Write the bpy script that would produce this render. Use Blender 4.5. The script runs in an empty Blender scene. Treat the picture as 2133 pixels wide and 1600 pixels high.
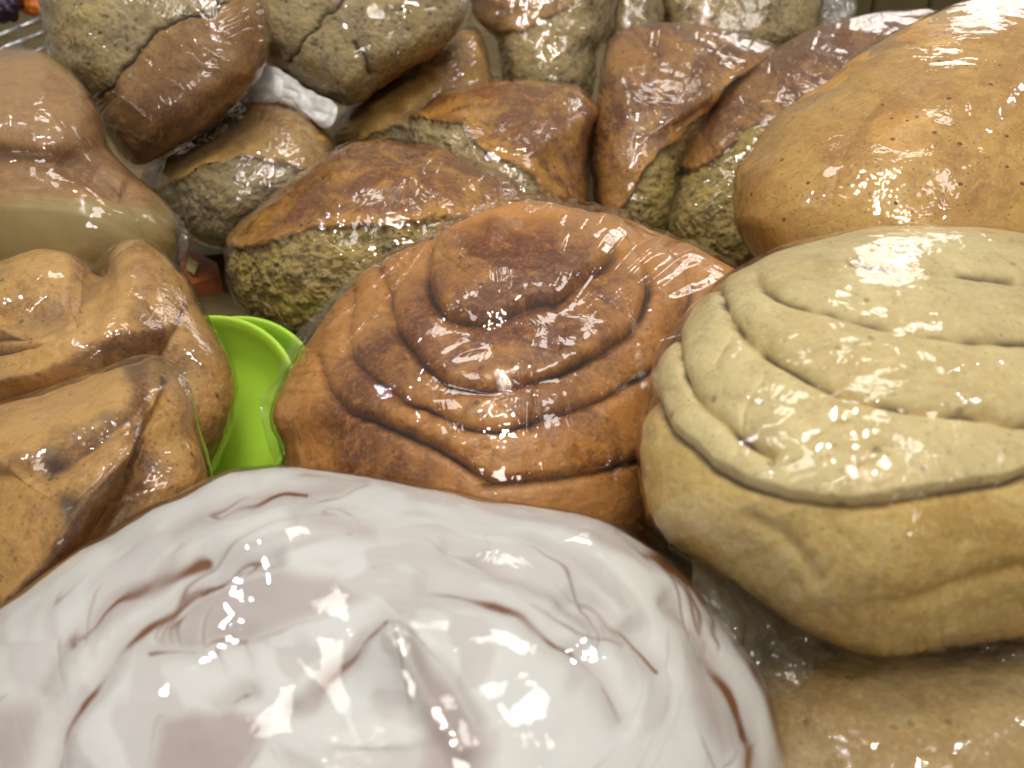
import bpy, math, random
import numpy as np
from mathutils import Vector, Matrix

random.seed(4)
C = bpy.context.scene.collection
scene = bpy.context.scene

# ------------------------------------------------------------------ camera
CAM = np.array([0.0, 0.0, 0.182])
PITCH = math.radians(33)
F = 1673.0                                  # focal length in photo pixels (2133 x 1600)
cam = bpy.data.cameras.new('camera')
cam_o = bpy.data.objects.new('camera', cam); C.objects.link(cam_o)
cam_o.location = CAM
cam_o.rotation_euler = (math.pi/2 - PITCH, 0, 0)
cam.sensor_width = 36.0
cam.lens = 36.0 * F / 2133.0
cam.clip_start = 0.005; cam.clip_end = 50
cam.dof.use_dof = True
cam.dof.focus_distance = 0.23
cam.dof.aperture_fstop = 19.0
scene.camera = cam_o

# ------------------------------------------------------------------ world, lamps, exposure
world = bpy.data.worlds.new('World'); scene.world = world
world.use_nodes = True
bg = world.node_tree.nodes['Background']
bg.inputs[0].default_value = (1.0, 0.90, 0.72, 1)
bg.inputs[1].default_value = 0.24

def area(name, loc, target, sx, sy, power, col):
    l = bpy.data.lights.new(name, 'AREA'); l.shape = 'RECTANGLE'; l.size = sx; l.size_y = sy
    l.energy = power; l.color = col
    o = bpy.data.objects.new(name, l); C.objects.link(o); o.location = loc
    d = Vector(target) - Vector(loc)
    o.rotation_euler = d.to_track_quat('-Z', 'Y').to_euler()
    return o

def bulb(name, loc, r, power, col):
    l = bpy.data.lights.new(name, 'POINT'); l.shadow_soft_size = r; l.energy = power; l.color = col
    o = bpy.data.objects.new(name, l); C.objects.link(o); o.location = loc
    return o

for x, y, z, p in [(-0.55, 0.20, 1.5, 1.3), (0.50, 0.10, 1.5, 1.6), (-0.45, 0.95, 1.5, 1.6), (0.35, 0.90, 1.5, 1.6), (0.1, -0.85, 1.0, 2.6)]:
    area('ceiling_panel', (x, y, z), (x * .3, 0.25, 0), 0.40, 0.18, p, (1.0, 0.95, 0.90))
BULBS = [(-0.16, 0.26), (-0.06, 0.32), (0.05, 0.29), (0.15, 0.34), (-0.10, -0.12), (0.02, -0.20), (0.12, -0.10), (0.22, -0.22), (0.03, 0.02)]
for x, y in BULBS:
    bulb('spot_bulb', (x, y, 1.2), .012, 3.4, (1.0, 0.94, 0.82))
for x, y, z in [(-0.75, 0.45, 1.0), (-0.66, 0.52, 1.0), (0.8, 0.7, 1.1)]:
    bulb('spot_bulb', (x, y, z), .012, 1.5, (0.88, 0.90, 1.0))
# lit louvred sign at the back right of the hall, seen only as reflections in the film
area('lit_sign', (0.62, 1.35, 0.78), (0.0, 0.2, 0.05), 0.28, 0.15, 0.85, (1.0, 0.94, 0.90))
for i in range(7):
    area('lit_louvre', (0.62, 1.35, 0.40 + i * .037), (0.0, 0.2, 0.05), 0.28, 0.010, 0.09, (1.0, 0.94, 0.90))

scene.view_settings.view_transform = 'Standard'
scene.view_settings.look = 'None'
scene.view_settings.exposure = 0.0
scene.view_settings.gamma = 1.0
scene.view_settings.use_curve_mapping = False
scene.render.engine = 'CYCLES'
cy = scene.cycles
cy.use_denoising = True
cy.max_bounces = 8; cy.transparent_max_bounces = 24
cy.diffuse_bounces = 3; cy.glossy_bounces = 3; cy.transmission_bounces = 4
cy.caustics_reflective = False; cy.caustics_refractive = False
cy.sample_clamp_indirect = 4.0

# ------------------------------------------------------------------ numeric helpers
FW = np.array([0.0, math.cos(PITCH), -math.sin(PITCH)])
UP = np.array([0.0, math.sin(PITCH), math.cos(PITCH)])
RT = np.array([1.0, 0.0, 0.0])

def at(u, v, D):
    """the place seen at photo pixel (u, v), D metres ahead"""
    u = np.asarray(u, float); v = np.asarray(v, float); D = np.asarray(D, float)
    x = (u - 1066.5) / F; y = (800.0 - v) / F
    return CAM + D[..., None] * (FW + x[..., None] * RT + y[..., None] * UP)

_rng = np.random.RandomState(7)
_perm = np.concatenate([_rng.permutation(256)] * 3)
_grad = _rng.normal(size=(256, 3)); _grad /= np.linalg.norm(_grad, axis=1)[:, None]

def noise(P, scale, seed=0):
    Q = P * scale + seed * 17.31
    I = np.floor(Q).astype(np.int64); f = Q - I
    w = f * f * f * (f * (f * 6 - 15) + 10)
    I &= 255
    out = np.zeros(Q.shape[:-1])
    for dx in (0, 1):
        for dy in (0, 1):
            for dz in (0, 1):
                h = _perm[_perm[_perm[(I[..., 0] + dx) & 255] + ((I[..., 1] + dy) & 255)] + ((I[..., 2] + dz) & 255)]
                g = _grad[h]
                d = g[..., 0] * (f[..., 0] - dx) + g[..., 1] * (f[..., 1] - dy) + g[..., 2] * (f[..., 2] - dz)
                wx = w[..., 0] if dx else 1 - w[..., 0]
                wy = w[..., 1] if dy else 1 - w[..., 1]
                wz = w[..., 2] if dz else 1 - w[..., 2]
                out += d * wx * wy * wz
    return out * 1.6

def fbm(P, scale, octaves=4, seed=0, gain=0.5):
    a = 1.0; o = 0
    for k in range(octaves):
        o = o + a * noise(P, scale * 2 ** k, seed + k); a *= gain
    return o

def spline(pts, n=12, closed=False):
    p = np.array(pts, float); m = len(p); out = []
    for i in range(m if closed else m - 1):
        if closed:
            a, b, c, d = p[(i - 1) % m], p[i], p[(i + 1) % m], p[(i + 2) % m]
        else:
            a, b, c, d = p[max(i - 1, 0)], p[i], p[i + 1], p[min(i + 2, m - 1)]
        t = np.linspace(0, 1, n, endpoint=False)[:, None]
        out.append(0.5 * (2 * b + (c - a) * t + (2 * a - 5 * b + 4 * c - d) * t * t + (3 * b - a - 3 * c + d) * t ** 3))
    if not closed: out.append(p[-1:])
    return np.concatenate(out)

def dist_line(U, V, pts, n=4):
    q = spline(pts, n); best = np.full(U.shape, 1e9)
    for (ax, ay), (bx, by) in zip(q[:-1], q[1:]):
        dx, dy = bx - ax, by - ay; L = dx * dx + dy * dy + 1e-9
        t = np.clip(((U - ax) * dx + (V - ay) * dy) / L, 0, 1)
        best = np.minimum(best, (U - ax - t * dx) ** 2 + (V - ay - t * dy) ** 2)
    return np.sqrt(best)

def inside(U, V, pts):
    q = np.array(pts, float); r = np.zeros(U.shape, bool); m = len(q)
    for i in range(m):
        (x0, y0), (x1, y1) = q[i], q[(i + 1) % m]
        if y0 == y1: continue
        r ^= ((y0 > V) != (y1 > V)) & (U < (x1 - x0) * (V - y0) / (y1 - y0) + x0)
    return r

def signed(U, V, pts):
    """pixels inside (positive) the polygon"""
    d = dist_line(U, V, list(pts) + [pts[0]], 1)
    return np.where(inside(U, V, pts), d, -d)

def smooth01(x, a, b):
    t = np.clip((x - a) / (b - a), 0, 1); return t * t * (3 - 2 * t)

# ------------------------------------------------------------------ object helpers
def tag(o, label=None, cat=None, group=None, kind=None):
    if label: o['label'] = label
    if cat: o['category'] = cat
    if group: o['group'] = group
    if kind: o['kind'] = kind
    return o

def thing(name, label, cat, loc, group=None):
    o = bpy.data.objects.new(name, None); C.objects.link(o); o.location = loc
    o.empty_display_size = 0.01
    return tag(o, label, cat, group)

def raw_mesh(name, V, faces4, faces3, mat, parent=None, origin=(0, 0, 0), attrs=None, smooth=True):
    V = np.asarray(V, float) - np.asarray(origin, float)
    faces4 = np.asarray(faces4, np.int32).reshape(-1, 4); faces3 = np.asarray(faces3, np.int32).reshape(-1, 3)
    used = np.zeros(len(V), bool); used[faces4.ravel()] = True; used[faces3.ravel()] = True
    remap = np.cumsum(used) - 1
    V = V[used]; faces4 = remap[faces4]; faces3 = remap[faces3]
    me = bpy.data.meshes.new(name)
    me.vertices.add(len(V)); me.vertices.foreach_set('co', V.astype(np.float32).ravel())
    nl = faces4.size + faces3.size; nf = len(faces4) + len(faces3)
    me.loops.add(nl); me.polygons.add(nf)
    me.loops.foreach_set('vertex_index', np.concatenate([faces4.ravel(), faces3.ravel()]).astype(np.int32))
    st = np.concatenate([np.arange(len(faces4)) * 4, faces4.size + np.arange(len(faces3)) * 3]).astype(np.int32)
    me.polygons.foreach_set('loop_start', st)
    me.update(calc_edges=True)
    me.polygons.foreach_set('use_smooth', np.full(nf, smooth))
    for k, a in (attrs or {}).items():
        a = a.reshape(-1, a.shape[-1])[used]
        if a.shape[1] == 3: a = np.concatenate([a, np.ones((len(a), 1))], 1)
        at_ = me.attributes.new(k, 'FLOAT_COLOR', 'POINT')
        at_.data.foreach_set('color', a.astype(np.float32).ravel())
    me.materials.append(mat)
    me.validate()
    o = bpy.data.objects.new(name, me); C.objects.link(o)
    if parent is not None: o.parent = parent
    else: o.location = origin
    return o

def grid_faces(M, N, wrap=True):
    i = np.arange(M - 1)[:, None]; j = np.arange(N if wrap else N - 1)[None, :]
    a = i * N + j; b = i * N + (j + 1) % N
    return np.stack([a, a + N, b + N, b], -1).reshape(-1, 4)

def grid_normals(P):
    dt = np.gradient(P, axis=0)
    dth = (np.roll(P, -1, 1) - np.roll(P, 1, 1)) * 0.5
    n = np.cross(dth, dt); n /= np.linalg.norm(n, axis=-1)[..., None] + 1e-12
    return n

class Blob:
    """A solid body: its outline seen from the table's front edge, inflated to its own depth and closed behind."""
    def __init__(s, outline, centre, D, front, back, tilt=0.4, px=2.0, power=2.0, rings=None, spokes=None, lean=0.0):
        q = spline(outline, 16, True)
        c = np.array(centre, float)
        ang = np.arctan2(q[:, 1] - c[1], q[:, 0] - c[0]); rad = np.hypot(q[:, 0] - c[0], q[:, 1] - c[1])
        k = np.argsort(ang); ang = ang[k]; rad = rad[k]
        N = spokes or int(np.clip(2 * math.pi * rad.mean() / px, 120, 1100))
        M = rings or int(np.clip(1.45 * rad.mean() / px, 40, 420))
        B = max(24, M // 3)
        th = np.linspace(-math.pi, math.pi, N, endpoint=False)
        R = np.interp(th, ang, rad, period=2 * math.pi)
        t = np.concatenate([np.linspace(0.004, 1, M), 1 + np.linspace(0, 0.995, B + 1)[1:]])
        S = np.sin(t * math.pi / 2)[:, None]
        s.U = c[0] + S * R[None] * np.cos(th)[None]
        s.V = c[1] + S * R[None] * np.sin(th)[None]
        bulge = (1 - S ** power) ** 0.5
        yc = (800 - c[1]) / F; y = (800 - s.V) / F; x = (s.U - c[0]) / F
        off = np.where(t[:, None] < 1, -front * bulge, back * np.sqrt(np.clip(1 - S * S, 0, 1)))
        s.D = D * (1 + tilt * (y - yc) + lean * x) + off
        s.S = np.broadcast_to(S, s.U.shape); s.t = np.broadcast_to(t[:, None], s.U.shape)
        s.P = at(s.U, s.V, s.D)
        s.N = grid_normals(s.P)
        s.flip = np.mean(np.sum(s.N[:M // 2] * (s.P[:M // 2] - CAM), -1)) > 0
        if s.flip: s.N = -s.N
        s.M, s.Nn = s.P.shape[:2]
        lo = s.P.reshape(-1, 3)
        s.base = (float(lo[:, 0].mean()), float(lo[:, 1].mean()), float(lo[:, 2].min()))
        s.Q = s.P - np.array(s.base)

    def warp(s, amp, scale, seed):
        return s.U + amp * noise(s.Q, scale, seed), s.V + amp * noise(s.Q, scale, seed + 31)

    def faces(s):
        return grid_faces(s.M, s.Nn)

    def build(s, name, disp, mat, parent, tone=None, mask=None, caps=True):
        V = s.P + disp[..., None] * s.N
        f4 = s.faces()
        M, N = s.M, s.Nn
        VV = np.concatenate([V.reshape(-1, 3), V[0].mean(0)[None], V[-1].mean(0)[None]])
        j = np.arange(N)
        f3a = np.stack([np.full(N, M * N), j, (j + 1) % N], 1)
        f3b = np.stack([np.full(N, M * N + 1), (M - 1) * N + (j + 1) % N, (M - 1) * N + j], 1)
        f3 = np.concatenate([f3a, f3b])
        att = {}
        if tone is not None:
            tn = tone.reshape(-1, tone.shape[-1])
            att['tone'] = np.concatenate([tn, tone[0].mean(0)[None], tone[-1].mean(0)[None]])
        if mask is not None:
            mk = np.concatenate([mask.ravel(), mask[0].mean()[None] > .5, mask[-1].mean()[None] > .5]).astype(float)
            f4 = f4[mk[f4].mean(1) > 0.5]; f3 = f3[mk[f3].mean(1) > 0.5]
        c4 = VV[f4[len(f4) // 2]]; nn = np.cross(c4[2] - c4[0], c4[3] - c4[1])
        if np.dot(nn, s.N.reshape(-1, 3)[f4[len(f4) // 2][0]]) < 0: f4 = f4[:, ::-1]; 
        if len(f3):
            i0 = 0; c3 = VV[f3[i0]]; nn = np.cross(c3[1] - c3[0], c3[2] - c3[0])
            ref = s.N.reshape(-1, 3)[f3[i0][1] if f3[i0][1] < M * N else 0]
            if np.dot(nn, ref) < 0: f3 = f3[:, ::-1]
        return raw_mesh(name, VV, f4, f3, mat, parent, s.base, att)

# ------------------------------------------------------------------ materials
def new_mat(name):
    m = bpy.data.materials.new(name); m.use_nodes = True
    nt = m.node_tree; nt.nodes.clear()
    return m, nt

class NT:
    def __init__(s, nt): s.nt = nt
    def n(s, typ, **kw):
        nd = s.nt.nodes.new(typ)
        for k, v in kw.items():
            if isinstance(v, tuple) and k.startswith('i_'): pass
            setattr(nd, k, v)
        return nd
    def l(s, a, b): s.nt.links.new(a, b)
    def val(s, sock, v):
        if hasattr(v, 'is_output') or isinstance(v, bpy.types.NodeSocket): s.l(v, sock)
        else: sock.default_value = v
    def noise(s, vec, scale, detail=4, rough=.55, dist=0.0):
        k = s.n('ShaderNodeTexNoise'); s.l(vec, k.inputs['Vector'])
        k.inputs['Scale'].default_value = scale; k.inputs['Detail'].default_value = detail
        k.inputs['Roughness'].default_value = rough; k.inputs['Distortion'].default_value = dist
        return k.outputs['Fac']
    def voronoi(s, vec, scale, feature='F1', out='Distance'):
        k = s.n('ShaderNodeTexVoronoi', feature=feature); s.l(vec, k.inputs['Vector']); k.inputs['Scale'].default_value = scale
        return k.outputs[out]
    def math(s, op, a, b=0.0, c=0.0, clamp=False):
        k = s.n('ShaderNodeMath', operation=op, use_clamp=clamp)
        s.val(k.inputs[0], a); s.val(k.inputs[1], b); s.val(k.inputs[2], c)
        return k.outputs[0]
    def ramp(s, x, a, b, smooth=True):
        k = s.n('ShaderNodeMapRange', interpolation_type='SMOOTHSTEP' if smooth else 'LINEAR')
        s.val(k.inputs[0], x); k.inputs[1].default_value = a; k.inputs[2].default_value = b
        return k.outputs[0]
    def mix(s, fac, a, b, blend='MIX'):
        k = s.n('ShaderNodeMix', data_type='RGBA', blend_type=blend)
        s.val(k.inputs[0], fac)
        s.val(k.inputs[6], a if not isinstance(a, tuple) else (*a, 1)[:4]); s.val(k.inputs[7], b if not isinstance(b, tuple) else (*b, 1)[:4])
        return k.outputs[2]
    def bump(s, h, strength, dist, normal=None):
        k = s.n('ShaderNodeBump'); s.l(h, k.inputs['Height'])
        k.inputs['Strength'].default_value = strength; k.inputs['Distance'].default_value = dist
        if normal is not None: s.l(normal, k.inputs['Normal'])
        return k.outputs['Normal']

def bread_mat(name, light, dark, fill, rough=.38, coat=.35, mottle=(28, .42, .62), speck=.6, streak=None, grain=.25, sss=.06):
    m, nt = new_mat(name); k = NT(nt)
    tc = k.n('ShaderNodeTexCoord').outputs['Object']
    vec = tc
    if streak:
        mp = k.n('ShaderNodeMapping'); k.l(tc, mp.inputs[0]); mp.inputs['Rotation'].default_value = streak[0]; mp.inputs['Scale'].default_value = streak[1]
        vec = mp.outputs[0]
    at_ = k.n('ShaderNodeAttribute', attribute_name='tone')
    sep = k.n('ShaderNodeSeparateColor'); k.l(at_.outputs['Color'], sep.inputs[0])
    n1 = k.noise(vec, mottle[0], 7, .62, .6)
    n2 = k.noise(tc, 260, 4, .6)
    b = k.math('ADD', k.ramp(n1, mottle[1], mottle[2]), sep.outputs[0])
    b = k.math('ADD', b, k.math('MULTIPLY', k.math('SUBTRACT', n2, .5), .7), clamp=True)
    col = k.mix(b, light, dark)
    n3 = k.noise(vec, mottle[0] * 4.2, 6, .65, 1.0)
    col = k.mix(k.math('MULTIPLY', k.ramp(n3, .50, .66), .42), col, tuple(c * .75 for c in dark))
    col = k.mix(k.math('MULTIPLY', k.ramp(n3, .46, .34), .40), col, tuple(min(1, c * 1.2 + .02) for c in light))
    fine = k.noise(tc, 900, 3, .6)
    col = k.mix(k.math('MULTIPLY', k.ramp(fine, .45, .75), .25), col, tuple(min(1, c * 1.7 + .03) for c in light))
    # scattered dark flecks of spice
    v = k.voronoi(tc, 330); vr = k.voronoi(tc, 330, out='Color')
    sp = k.n('ShaderNodeSeparateColor'); k.l(vr, sp.inputs[0])
    fl = k.math('MULTIPLY', k.math('LESS_THAN', v, .26), k.math('GREATER_THAN', sp.outputs[0], .93))
    col = k.mix(k.math('MULTIPLY', fl, speck), col, tuple(c * .25 for c in dark))
    v2 = k.voronoi(tc, 760); v2r = k.voronoi(tc, 760, out='Color'); sp2 = k.n('ShaderNodeSeparateColor'); k.l(v2r, sp2.inputs[0])
    fl2 = k.math('MULTIPLY', k.math('LESS_THAN', v2, .30), k.math('GREATER_THAN', sp2.outputs[1], .80))
    col = k.mix(k.math('MULTIPLY', fl2, speck * .7), col, tuple(c * .55 for c in dark))
    col = k.mix(sep.outputs[1], col, fill)
    col = k.mix(sep.outputs[2], col, tuple(min(1, c * 1.25 + .05) for c in light))
    bs = k.n('ShaderNodeBsdfPrincipled')
    k.l(col, bs.inputs['Base Color'])
    k.l(k.math('ADD', rough + .02, k.math('MULTIPLY', n1, .3)), bs.inputs['Roughness'])
    bs.inputs['Coat Weight'].default_value = coat * .5; bs.inputs['Coat Roughness'].default_value = .2
    h = k.math('ADD', k.math('MULTIPLY', k.noise(tc, 380, 5, .7), .9), k.math('MULTIPLY', k.noise(vec, 110, 5, .65), 1.2))
    k.l(k.bump(h, grain * 1.6, .0014), bs.inputs['Normal'])
    out = k.n('ShaderNodeOutputMaterial'); k.l(bs.outputs[0], out.inputs[0])
    return m

def crumb_mat(name, light, dark, rough=.75, green=0.0):
    m, nt = new_mat(name); k = NT(nt)
    tc = k.n('ShaderNodeTexCoord').outputs['Object']
    n1 = k.noise(tc, 180, 6, .62, .9); n2 = k.noise(tc, 420, 4, .6, .4); n3 = k.noise(tc, 45, 3); n4 = k.noise(tc, 85, 3, .6, .6)
    v = k.voronoi(tc, 300)
    h = k.math('ADD', k.math('MULTIPLY', n1, .9), k.math('MULTIPLY', n2, .55))
    h = k.math('ADD', h, k.math('MULTIPLY', k.ramp(v, .0, .5), .25))
    h = k.math('ADD', h, k.math('MULTIPLY', k.math('SUBTRACT', n4, .5), .7))
    col = k.mix(k.ramp(h, .58, 1.12), dark, light)
    col = k.mix(k.math('MULTIPLY', k.ramp(n3, .42, .65), .55), col, tuple(c * f for c, f in zip(light, (1.0, .95, .62))), 'MIX')
    col = k.mix(k.ramp(h, .74, .58), col, tuple(c * .5 for c in dark))
    at_ = k.n('ShaderNodeAttribute', attribute_name='tone'); sep = k.n('ShaderNodeSeparateColor'); k.l(at_.outputs['Color'], sep.inputs[0])
    col = k.mix(sep.outputs[1], col, (.045, .018, .008))
    bs = k.n('ShaderNodeBsdfPrincipled'); k.l(col, bs.inputs['Base Color'])
    bs.inputs['Roughness'].default_value = rough; bs.inputs['Coat Weight'].default_value = .12; bs.inputs['Coat Roughness'].default_value = .3
    k.l(k.bump(h, .8, .0012), bs.inputs['Normal'])
    out = k.n('ShaderNodeOutputMaterial'); k.l(bs.outputs[0], out.inputs[0])
    return m

def film_mat(name, rot=(0, 0, 0), stretch=(1, 1, .12), strength=.5, base=.045, rough=.03, fres=1.0, tint=(1, .97, .95), haze=.012, lines=.30, grits=.14, haze_tint=(.9, .88, .88)):
    """cling film: a thin clear sheet, mirror-like, with stretch lines and puckers"""
    m, nt = new_mat(name); k = NT(nt)
    tc = k.n('ShaderNodeTexCoord').outputs['Object']
    mp = k.n('ShaderNodeMapping'); k.l(tc, mp.inputs[0]); mp.inputs['Rotation'].default_value = rot; mp.inputs['Scale'].default_value = stretch
    st = k.noise(mp.outputs[0], 380, 2, .5)
    pk = k.noise(tc, 130, 3, .55, .5)
    big = k.noise(tc, 28, 2, .5)
    zone = k.ramp(k.noise(tc, 33, 3, .6), .42, .62)
    zone2 = k.ramp(k.noise(tc, 52, 3, .6), .48, .66)
    grit = k.noise(tc, 360, 2, .5)
    h = k.math('ADD', k.math('MULTIPLY', k.math('MULTIPLY', st, zone), lines), k.math('MULTIPLY', pk, .45))
    h = k.math('ADD', h, k.math('MULTIPLY', k.math('MULTIPLY', grit, k.math('ADD', zone2, .10)), grits * 1.5))
    h = k.math('ADD', h, k.math('MULTIPLY', big, 1.6))
    nrm = k.bump(h, strength, .0016)
    fr = k.n('ShaderNodeLayerWeight'); fr.inputs[0].default_value = .5; k.l(nrm, fr.inputs['Normal'])
    fac = k.math('ADD', k.math('MULTIPLY', k.math('POWER', fr.outputs['Facing'], 4.0), .75 * fres), base + .02, clamp=True)
    gl = k.n('ShaderNodeBsdfGlossy'); gl.inputs['Color'].default_value = (*tint, 1); gl.inputs['Roughness'].default_value = rough
    k.l(nrm, gl.inputs['Normal'])
    tr = k.n('ShaderNodeBsdfTransparent'); tr.inputs[0].default_value = (.97, .97, .965, 1)
    df = k.n('ShaderNodeBsdfDiffuse'); df.inputs[0].default_value = (*haze_tint, 1)  # pale diffuse mixed in, standing for haze reflected by the film
    mx0 = k.n('ShaderNodeMixShader'); mx0.inputs[0].default_value = haze; k.l(tr.outputs[0], mx0.inputs[1]); k.l(df.outputs[0], mx0.inputs[2])
    mx = k.n('ShaderNodeMixShader'); k.l(fac, mx.inputs[0]); k.l(mx0.outputs[0], mx.inputs[1]); k.l(gl.outputs[0], mx.inputs[2])
    out = k.n('ShaderNodeOutputMaterial'); k.l(mx.outputs[0], out.inputs[0])
    return m

def plain_mat(name, col, rough=.5, metal=0.0, bump=None, coat=0.0, noise_amt=.15, noise_scale=40, sss=0.0):
    m, nt = new_mat(name); k = NT(nt)
    tc = k.n('ShaderNodeTexCoord').outputs['Object']
    n = k.noise(tc, noise_scale, 5, .6)
    c = k.mix(k.math('MULTIPLY', k.ramp(n, .3, .7), noise_amt), col, tuple(x * .45 for x in col))
    bs = k.n('ShaderNodeBsdfPrincipled'); k.l(c, bs.inputs['Base Color'])
    bs.inputs['Roughness'].default_value = rough; bs.inputs['Metallic'].default_value = metal; bs.inputs['Coat Weight'].default_value = coat
    if sss: bs.inputs['Subsurface Weight'].default_value = sss; bs.inputs['Subsurface Scale'].default_value = .004
    if bump: k.l(k.bump(k.noise(tc, bump[0], 4), bump[1], .001), bs.inputs['Normal'])
    out = k.n('ShaderNodeOutputMaterial'); k.l(bs.outputs[0], out.inputs[0])
    return m

M_table = plain_mat('board', (.19, .135, .055), .7, noise_amt=.5, noise_scale=25)
M_edge = plain_mat('board_edge', (.30, .24, .13), .5, noise_amt=.4)
M_green = plain_mat('lime_plastic', (.48, .80, .07), .32, noise_amt=.04, sss=.25)
M_white = plain_mat('white_plastic', (.75, .76, .77), .25, noise_amt=.1)
M_chrome = plain_mat('chrome', (.7, .7, .7), .2, 1.0, noise_amt=.1)
M_purple = plain_mat('purple_wrap', (.035, .012, .06), .35, bump=(120, .8), noise_amt=.7)
M_orange = plain_mat('orange_peel', (.75, .22, .03), .35, bump=(160, .5), noise_amt=.3)
M_cream = plain_mat('cream', (.75, .62, .25), .5, bump=(120, .5))
M_crate = plain_mat('olive_board', (.13, .105, .045), .6, noise_amt=.4)
M_slot = plain_mat('slot', (.02, .018, .01), .8)

M_spiral = bread_mat('cinnamon_crust', (.54, .235, .045), (.165, .046, .014), (.030, .009, .005), rough=.34, coat=.5, mottle=(42, .38, .68), grain=.22)
M_pale = bread_mat('pale_dough', (.80, .665, .34), (.64, .48, .20), (.09, .045, .018), rough=.42, coat=.3, mottle=(30, .40, .75), speck=.5, grain=.16, sss=.1)
M_skirt = bread_mat('golden_dough', (.78, .58, .22), (.60, .36, .09), (.09, .035, .02), rough=.4, coat=.3, mottle=(34, .38, .7), speck=.5, grain=.25)
M_beige = bread_mat('beige_dough', (.56, .43, .21), (.40, .26, .10), (.09, .035, .02), rough=.42, coat=.3, mottle=(30, .38, .7), speck=.5, grain=.25)
M_tan = bread_mat('tan_crust', (.66, .39, .10), (.44, .21, .05), (.07, .03, .012), rough=.4, coat=.4, mottle=(38, .36, .72), speck=.9, grain=.2)
M_gold = bread_mat('golden_crust', (.56, .27, .036), (.19, .060, .012), (.03, .012, .006), rough=.33, coat=.5, mottle=(55, .38, .62), speck=.9, grain=.35)
M_gold_streak = bread_mat('golden_crust_streaked', (.50, .24, .045), (.15, .048, .012), (.03, .012, .006), rough=.33, coat=.5,
                          mottle=(70, .38, .62), streak=((.3, .5, .2), (1, .3, 1)), speck=.9, grain=.4)
M_blond = bread_mat('blond_crust', (.56, .34, .085), (.32, .145, .032), (.05, .02, .01), rough=.35, coat=.45, mottle=(36, .4, .68), speck=.6, grain=.22)
M_under = bread_mat('brown_underside', (.36, .20, .065), (.20, .085, .025), (.025, .010, .006), rough=.5, coat=.2, mottle=(30, .35, .7), speck=.4, grain=.25)
M_roll = bread_mat('roll_crust', (.46, .265, .105), (.25, .11, .036), (.36, .29, .10), rough=.35, coat=.4, mottle=(22, .4, .75), speck=.15, grain=.12)
M_twist = bread_mat('twist_crust', (.60, .335, .09), (.17, .052, .014), (.040, .012, .008), rough=.32, coat=.5, mottle=(40, .44, .74), speck=.7, grain=.3)
M_crumb = crumb_mat('grey_green_crumb', (.45, .345, .175), (.12, .083, .038))
M_crumb_pale = crumb_mat('pale_crumb', (.42, .33, .175), (.17, .122, .056))
M_crumb_dark = crumb_mat('dark_crumb', (.45, .335, .11), (.055, .039, .014))

FILM = film_mat('cling_film')
FILM_A = film_mat('cling_film_diagonal', (0, .9, .2), (.5, .04, .5), .5, lines=.8)
FILM_V = film_mat('cling_film_folded', (0, 0, 0), (.45, .05, .05), .5, lines=.8)
FILM_TIGHT = film_mat('cling_film_tight', strength=.35, rough=.03)
FILM_SOFT = film_mat('cling_film_smooth', strength=.14, rough=.03, grits=.05, lines=.15)
FILM_CLEAR = film_mat('cling_film_clear', (.2, 0, .5), (.4, .05, .4), strength=.34, rough=.03, grits=.10, lines=.6, base=.055)
FILM_SKIRT = film_mat('cling_film_gathered', (0, 0, 0), (.3, .04, .04), .6, base=.06, haze=.10, lines=.8, haze_tint=(.9, .80, .58))
FILM_LOOSE = film_mat('cling_film_loose', (.3, .2, 0), (1, .15, .1), .9, base=.09, haze=.05, lines=.8)

# ------------------------------------------------------------------ the table
def box(name, lo, hi, mat, parent=None, bevel=.002, origin=None):
    import bmesh
    bm = bmesh.new()
    bmesh.ops.create_cube(bm, size=1)
    lo = Vector(lo); hi = Vector(hi)
    org = Vector(origin) if origin is not None else Vector(((lo.x + hi.x) / 2, (lo.y + hi.y) / 2, lo.z))
    for v in bm.verts:
        v.co = Vector((lo[i] + (v.co[i] + .5) * (hi[i] - lo[i]) for i in range(3))) - org
    if bevel: bmesh.ops.bevel(bm, geom=bm.edges[:], offset=bevel, segments=2, affect='EDGES')
    me = bpy.data.meshes.new(name); bm.to_mesh(me); bm.free(); me.materials.append(mat)
    for p in me.polygons: p.use_smooth = False
    o = bpy.data.objects.new(name, me); C.objects.link(o)
    if parent is None: o.location = org
    else: o.parent = parent
    return o

table = thing('display_table', 'brown wooden board table under the whole pile of buns', 'table', (0, .5, -.03))
for i in range(7):
    y0 = -.25 + i * .22
    b_ = box('table_board', (-1.0, y0, -.03), (1.0, y0 + .2175, 0), M_table, table, .002, (0, .5, -.03))

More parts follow.
